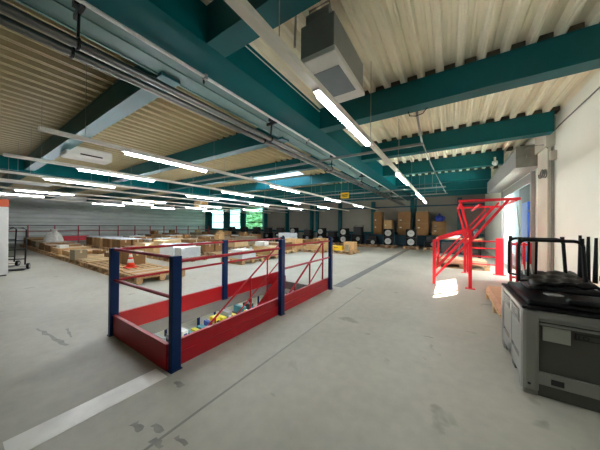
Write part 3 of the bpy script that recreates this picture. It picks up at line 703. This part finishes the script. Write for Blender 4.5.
# white cabinet at the left edge, hand trucks
t = thing('white_cabinet', 'tall white cabinet with an orange header at the left edge', 'cabinet', (-11.05, .55, 0))
MB().box(-.4, .4, -.45, .42, .04, 1.98, .012).build('body', WHITE, t); MB().box(-.4, .4, -.45, .42, 1.98, 2.2, .012).build('header', ORBAND, t)
MB().box(.4, .412, -.42, .40, .1, 1.94, .004).build('door', WHITE, t); MB().box(.412, .43, -.36, -.33, .9, 1.15, .004).build('handle', GREYMET, t)
MB().box(-.37, .37, -.42, .39, 0, .04).build('plinth', DARK, t)
def hand_truck(x, y, rz, label):
    t = thing('hand_truck', label, 'hand truck', (x, y, 0), rz, 'hand trucks')
    MB().tube([(-.2, 0, .16), (-.2, .1, 1.3), (-.12, .14, 1.36), (.12, .14, 1.36), (.2, .1, 1.3), (.2, 0, .16)], .02, 8).build('frame', BLACKMET, t)
    for z, y2 in ((.35, .02), (.65, .045), (.95, .07)): MB().cyl((-.2, y2, z), (.2, y2, z), .015, n=8).build('cross_bar', BLACKMET, t)
    MB().box(-.24, .24, -.28, .02, .02, .04, .004).build('toe_plate', BLACKMET, t)
    MB().cyl((-.24, .08, .1), (.24, .08, .1), .012, n=8).build('axle', STEEL, t)
    for s in (-1, 1):
        w = MB().cyl((s*.25-.03, .08, .1), (s*.25+.03, .08, .1), .1, n=18).build('wheel', BLACKPL, t); MB().cyl((s*.25-.034, .08, .1), (s*.25+.034, .08, .1), .045, n=12).build('wheel_rim', GREYMET, w)
hand_truck(-11.75, 1.22, math.radians(70), 'black hand truck next to the front pallet row')
hand_truck(-12.9, 1.12, math.radians(62), 'black hand truck standing against the white cabinet')

# ------------------------------------------------------------------ tilting pallet gate
t = thing('pallet_safety_gate', 'bright red tilting pallet safety gate before the loading door', 'safety gate', (.42, 7.0, 0))
def G(x, y, z): return (x-.42, y-7.0, z)
for n, y in enumerate((7.0, 9.35)):
    p = MB().bar(G(.42, y, 0), G(.42, y, 1.42), .07, .07).build('post', RED, t)
    MB().box(*[v for v in (-.1, .1, y-7.08, y-6.92, 0, .012)]).build('base_plate', RED, p)
    a = MB().bar(G(-.34, y, .12 if n else .02), G(-.34, y, 1.16), .07, .09, (0, 1, 0)).bar(G(-.36, y, 1.14), G(.42, y, 1.44), .07, .06).bar(G(-.33, y, .2), G(.42, y, 1.18), .05, .05).bar(G(-.30, y, .42), G(.42, y, 1.34), .035, .035)
    a.build('lower_leaf', RED, t)
    MB().bar(G(.42, y, 1.2), G(.22, y, 2.12), .05, .05).bar(G(.42, y, 1.15), G(1.12, y, 2.14), .055, .055).bar(G(.36, y, 1.3), G(.95, y, 2.08), .035, .035).bar(G(.18, y, 2.15), G(1.32, y, 2.15), .06, .06).build('upper_leaf', RED, t)
for x, z in ((.22, 2.12), (1.25, 2.12), (.6, 2.05)): MB().bar(G(x, 7.0, z), G(x, 9.35, z), .04, .04).build('cross_rail', RED, t)
for x, z in ((-.34, 1.12), (-.34, .62)): MB().bar(G(x, 7.0, z), G(x, 9.35, z), .04, .04).build('cross_rail', RED, t)
t = thing('side_guardrail', 'red guardrail with a wide end plate behind the tilting gate', 'guardrail', (.5, 9.55, 0))
for z in (.3, .55, .82, 1.05): MB().bar((0, 0, z), (.75, 0, z), .035, .035).build('rail', RED, t)
MB().box(.72, .92, -.04, .04, 0, 1.16, .01).build('end_plate', RED, t); MB().bar((0, 0, 0), (0, 0, 1.1), .05, .05).build('post', RED, t)
MB().box(.66, .98, -.09, .09, 0, .012).build('base_plate', RED, t)
t = thing('door_barrier', 'red barrier of upright bars standing in the loading doorway', 'barrier', (1.40, 8.62, 0))
for k, x in enumerate((.03, .16, .30, .42)): MB().box(x-.028, x+.028, -.03, .03, 0, 1.1, .006).build('post', RED, t)
for z in (.12, 1.04): MB().bar((0, .02, z), (.45, .02, z), .04, .06).build('rail', RED, t)
# pallet load inside gate
pallet(.35, 10.6, 'wooden pallet behind the red gate', 'gate pallets', 1.6, 1.0, WOOD2)
t = thing('stacked_boards', 'pinkish boards lying on the pallet behind the red gate', 'boards', (.35, 10.6, ZP))
for k in range(3): MB().box(-.75+.03*k, .72, -.45, .45, k*.05, k*.05+.045, .004).build('board', PLY, t)
t = thing('steel_rack_cart', 'dark rack cart with a wooden top behind the red gate', 'cart', (.3, 11.6, 0))
for x in (-.7, .7):
    for y in (-.3, .3): MB().box(x-.02, x+.02, y-.02, y+.02, 0, 1.0).build('upright', BLACKMET, t)
MB().box(-.8, .75, -.35, .35, 1.0, 1.05, .005).build('top_board', WOOD2, t); MB().box(-.7, .7, -.3, .3, .4, .43).build('shelf', BLACKMET, t)
MB().box(-.6, .1, -.25, .25, .43, .85, .02).build('crate', DARK, t)
t = thing('storage_drum', 'dark round drum standing on the cart behind the red gate', 'drum', (.75, 11.6, 1.05))
MB().lathe([(.2, 0), (.24, .04), (.24, .3), (.2, .36), (.05, .38)], n=18).build('drum_body', BLACKPL, t, True); MB().lathe([(.05, .38), (.05, .42)], n=10).build('cap', DARK, t)
t = thing('white_bowl', 'small white tray lying on the cart top seen through the gate', 'tray', (.15, 11.5, 1.05))
MB().box(-.2, .2, -.14, .14, 0, .03, .01).box(-.22, .22, -.16, .16, .03, .1, .01).build('tray_body', WHITE, t); MB().box(-.19, .19, -.13, .13, .1, .103).build('tray_floor', PAPER, t)

# pallet of ply by the wall
pallet(1.22, 5.3, 'wooden pallet along the white wall behind the grey bin', 'gate pallets', 1.15, 2.0, WOOD)
t = thing('plywood_sheets', 'stack of pinkish plywood sheets on the pallet behind the bin', 'plywood', (1.22, 5.3, ZP))
for k in range(4): MB().box(-.57+.01*k, .57, -1.05+.015*k, 1.0, k*.022, k*.022+.02, .002).build('sheet', PLY, t)

# rack behind the door
t = thing('blue_rack', 'bright blue storage rack seen through the loading door', 'rack', (2.9, 14.36, 0))
for y in (0, -2.6): MB().box(-.06, .06, y-.52, y+.52, 0, 2.65, .006).build('upright', RACKBLUE, t)
for z in (.9, 2.2): MB().box(-.04, .04, -2.2, -.4, z, z+.08).build('beam', BLACKMET, t)
MB().bar((-.05, .5, .3), (-.05, 1.5, 2.6), .04, .04).build('brace', STEEL, t)
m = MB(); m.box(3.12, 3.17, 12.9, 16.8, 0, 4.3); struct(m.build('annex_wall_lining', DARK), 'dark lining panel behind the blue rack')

# ------------------------------------------------------------------ grey pallet bin with chairs
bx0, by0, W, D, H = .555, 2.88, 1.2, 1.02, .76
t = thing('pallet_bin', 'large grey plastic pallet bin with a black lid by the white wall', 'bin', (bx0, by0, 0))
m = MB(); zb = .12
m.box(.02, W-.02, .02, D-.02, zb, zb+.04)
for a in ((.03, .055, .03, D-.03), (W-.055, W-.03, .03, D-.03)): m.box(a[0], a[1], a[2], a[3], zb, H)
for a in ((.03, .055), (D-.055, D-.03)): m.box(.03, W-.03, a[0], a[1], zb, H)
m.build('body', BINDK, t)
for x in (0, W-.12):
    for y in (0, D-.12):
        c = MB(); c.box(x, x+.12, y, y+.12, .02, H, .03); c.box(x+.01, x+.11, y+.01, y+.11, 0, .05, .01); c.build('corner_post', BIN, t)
m = MB()
for y in (.008, D-.035): m.box(.1, W-.1, y, y+.027, H-.07, H, .004); m.box(.1, W-.1, y, y+.027, .11, .22, .004)
for x in (.008, W-.035): m.box(x, x+.027, .1, D-.1, H-.04, H, .004); m.box(x, x+.027, .1, D-.1, .11, .25, .004)
m.build('rim_band', BIN, t)
m = MB()
for k in range(3): m.box(.12, W-.12, .006, .03, H-.125+.034*k, H-.108+.034*k, .003)
m.build('front_rib', BIN, t)
for y0, y1 in ((.13, .48), (.56, .9)):
    MB().box(.012, .03, y0, y1, .29, .58, .006).build('side_panel', BIN, t)
    m = MB()
    for k in range(4): m.box(.004, .03, y0+.01, y1-.01, .605+.028*k, .618+.028*k)
    m.build('vent_slats', BIN, t)
    MB().box(.026, .032, y0+.01, y1-.01, .6, .705).build('vent_recess', DARK, t)
MB().box(.008, .034, .475, .565, .12, H, .006).build('side_pillar', BIN, t)
for y in (.0, .42, D-.16):
    MB().box(.03, W-.03, y+.02, y+.14, .0, .12, .01).build('skid', BINDK, t)
MB().box(.14, .31, .018, .031, .50, .625, .003).build('label_plate', mat('pale_grey_plate', (172, 172, 160), .5), t)
lg = MB().box(.335, .34, .018, .03, .56, .61).box(.335, .7, .018, .03, .56, .564).box(.335, .7, .018, .03, .606, .61).build('logo_frame', DARK, t)
fc = bpy.data.curves.new('embossed_letters', 'FONT'); fc.body = 'LO'; fc.size = .05; fc.extrude = .002
fc.materials.append(DARK)
fo = bpy.data.objects.new('embossed_letters', fc)
fm = bpy.data.meshes.new_from_object(fo)
bpy.data.objects.remove(fo)
fo = bpy.data.objects.new('embossed_letters', fm); COL.objects.link(fo); fo.location = (.35, .022, .566); fo.rotation_euler = (math.pi/2, 0, 0); fo.parent = t
MB().box(.19, .27, .004, .012, .13, .18, .004).build('drain_plug', DARK, t)
for x in (.05, W-.05): MB().cyl((x, .0, .1), (x, -.003, .1), .012, n=10).build('bolt_hole', DARK, t)
l = MB().box(.0, W, .0, D, H+.001, H+.03, .012).box(.05, W-.05, .05, D-.05, H+.02, H+.075, .025).build('lid', BLACKPL, t)
m = MB(); m.box(.3, W-.02, .05, .13, H+.07, H+.12, .02); m.build('lid_boss', BLACKPL, l)
t = tag(MB().box(-.06, .06, -.04, .04, 0, .012, .003).build('white_card', PAPER), 'small pale card lying on the black bin lid', 'card'); t.location = (.86, 3.28, H+.075); t.rotation_euler = (0, 0, .3)

ZL = H+.075
def flipped_chair(x0, x1, y0, y1, zt, label, rz=0.):
    cx, cy = (x0+x1)/2, (y0+y1)/2; w = (x1-x0)/2; d = (y1-y0)/2
    t = thing('stacked_chair', label, 'chair', (cx, cy, ZL), rz, 'upturned black chairs')
    h = zt-ZL
    for yy, s in ((-d, 1), (d, 1.)):
        r = .06; pts = [(-w, yy, .1), (-w, yy, h-r)]+[(-w+r-r*math.cos(a), yy, h-r+r*math.sin(a)) for a in (.4, .8, 1.2, 1.57)]
        pts += [(w-r+r*math.sin(a), yy, h-r+r*math.cos(a)) for a in (0, .4, .8, 1.2, 1.57)]+[(w+.0, yy, h-r-.02), (w+.02, yy, .1)]
        MB().tube(pts, .016, 8).build('leg_frame', BLACKMET, t)
        for xx in (-w+.01, w-.01): MB().cyl((xx, yy, h-.03), (xx, yy, h+.03), .018, n=10).build('foot_cap', BLACKPL, t)
    m = MB(); n = 10
    for i in range(n):
        for j in range(n): pass
    bmesh.ops.create_grid(m.bm, x_segments=12, y_segments=12, size=1)
    for v in m.bm.verts:
        x, y = v.co.x, v.co.y
        v.co = Vector((.09+x*(w+.01), y*(d+.06)-.02, .14+.012*x+.02*y-.03*max(0, abs(x)-.8)*4+.012*math.sin(x*9+y*6)+.01*math.sin(y*11-x*3)))
    ge = bmesh.ops.extrude_face_region(m.bm, geom=list(m.bm.faces)); 
    bmesh.ops.translate(m.bm, verts=[g for g in ge['geom'] if isinstance(g, bmesh.types.BMVert)], vec=(0, 0, -.03))
    m.build('seat', LEATHER, t, True)
    m = MB(); m.box(-w+.06, w+.1, -d-.1, d-.05, .03, .075, .018); m.build('backrest', LEATHER, t)
    MB().bar((-w, -d, .1), (w, d, .09), .02, .02).bar((-w, d, .1), (w, -d, .09), .02, .02).build('under_brace', BLACKMET, t)
flipped_chair(.62, 1.08, 3.36, 3.82, 1.37, 'upturned black chair on the bin lid with both leg hoops showing')
# tapered-leg chair
t = thing('stacked_chair', 'upturned black chair with tapered legs nearest the white wall', 'chair', (1.62, 3.45, ZL), 0., 'upturned black chairs')
for x, y, k in ((-.468, .2, 0), (-.414, .2, 1), (-.364, .2, 2), (-.2, .1, 3)):
    MB().cyl((x, y, .1), (x+.003*k, y, .59-.012*k), .02, .012, n=10).build('leg', BLACKMET, t)
m = MB(); bmesh.ops.create_grid(m.bm, x_segments=12, y_segments=12, size=1)
for v in m.bm.verts:
    x, y = v.co.x, v.co.y; v.co = Vector((-.06+x*.24, y*.31, .15+.05*x*x-.04*y*y+.01*math.sin(x*9)*math.cos(y*8)))
ge = bmesh.ops.extrude_face_region(m.bm, geom=list(m.bm.faces)); bmesh.ops.translate(m.bm, verts=[g for g in ge['geom'] if isinstance(g, bmesh.types.BMVert)], vec=(0, 0, -.05))
m.build('seat', LEATHER, t, True)
MB().box(-.33, .14, -.31, -.27, .03, .12, .015).build('backrest', LEATHER, t)
# two loose folded frames leaning inside the hoops
for i, (x, y) in enumerate(((.74, 3.58), (.82, 3.66))):
    t = thing('chair_slat', 'thin black slat with a pale edge between the chair hoops, %s' % ('closer to the wall' if i else 'closer to the bin edge'), 'slat', (x, y, ZL+.12), 0, 'black slats')
    MB().bar((0, 0, 0), (.02, .06, .4), .022, .012).build('slat', BLACKPL, t); MB().bar((-.035, -.02, .02), (-.05, -.02, .13), .012, .012).build('pale_tip', PAPER, t)

# ------------------------------------------------------------------ trees outside
LEAF = mat('tree_leaf', (170, 200, 150), .7, var=.4, scale=3.)
for i, (x, y, h, s) in enumerate(((-28, 30, 7, 'outside the window farthest from the door'), (-25.5, 37, 8.5, 'outside the middle of the windows'), (-34, 34, 9, 'outside beyond the corner column'), (-20, 28.5, 6.5, 'outside the window nearest the back wall panels'))):
    t = thing('tree', 'pale green leafy tree ' + s, 'tree', (x, y, -3.4), 0, 'trees outside')
    MB().cyl((0, 0, 0), (0, 0, h*.6), .22, .12).build('trunk', WOOD2, t)
    m = MB()
    for k in range(900):
        a = R.uniform(0, 6.28); z = R.uniform(-1, 1); r = 2.6*math.sqrt(max(0, 1-z*z))*R.uniform(.6, 1)
        c = Vector((r*math.cos(a), r*math.sin(a), h*.65+z*2.6)); n = Vector((R.gauss(0, 1), R.gauss(0, 1), R.gauss(0, 1))).normalized(); u = n.orthogonal().normalized()*.22; v = n.cross(u)
        m.quad(c-u-v, c+u-v, c+u+v, c-u+v)
    m.build('foliage', LEAF, t)

# ------------------------------------------------------------------ light
w = bpy.data.worlds.new('World'); sc.world = w; w.use_nodes = True
bg = w.node_tree.nodes['Background']; bg.inputs['Color'].default_value = (.80, .92, 1.0, 1); bg.inputs['Strength'].default_value = 11.
sun = bpy.data.lights.new('sun', 'SUN'); sun.energy = 45; sun.angle = .012; sun.color = (1, .93, .82)
so = bpy.data.objects.new('sun', sun); COL.objects.link(so)
so.rotation_euler = Vector((2.0, 3.0, 2.5)).to_track_quat('Z', 'Y').to_euler()
def portal(name, loc, rot, sx, sy):
    L = bpy.data.lights.new(name, 'AREA'); L.shape = 'RECTANGLE'; L.size = sx; L.size_y = sy; L.cycles.is_portal = True
    o = bpy.data.objects.new(name, L); COL.objects.link(o); o.location = loc; o.rotation_euler = rot
portal('skylight_portal', ((sk[0]+sk[1])/2, (sk[2]+sk[3])/2, zt+.2), (0, 0, 0), sk[1]-sk[0], sk[3]-sk[2])
portal('window_portal', (-22.75, YB+.25, 2.42), (-math.pi/2, 0, 0), 10., 2.7)

# ------------------------------------------------------------------ camera
cam = bpy.data.cameras.new('camera'); cam.sensor_fit = 'HORIZONTAL'; cam.sensor_width = 36; cam.lens = 36*230/600; cam.clip_start = .05
co = bpy.data.objects.new('camera', cam); COL.objects.link(co)
a = math.radians(33.1); pt = math.atan(1/230); ro = .008
fw = Vector((-math.sin(a)*math.cos(pt), math.cos(a)*math.cos(pt), math.sin(pt))); r0 = Vector((math.cos(a), math.sin(a), 0)); u0 = r0.cross(fw)
rt = r0*math.cos(ro)+u0*math.sin(ro); up = -r0*math.sin(ro)+u0*math.cos(ro)
Mx = Matrix((rt, up, -fw)).transposed().to_4x4(); Mx.translation = (0, 0, 1.5); co.matrix_world = Mx
sc.camera = co
sc.view_settings.view_transform = 'Standard'; sc.view_settings.look = 'None'; sc.view_settings.gamma = 1; sc.view_settings.use_curve_mapping = False
sc.view_settings.exposure = 1.85
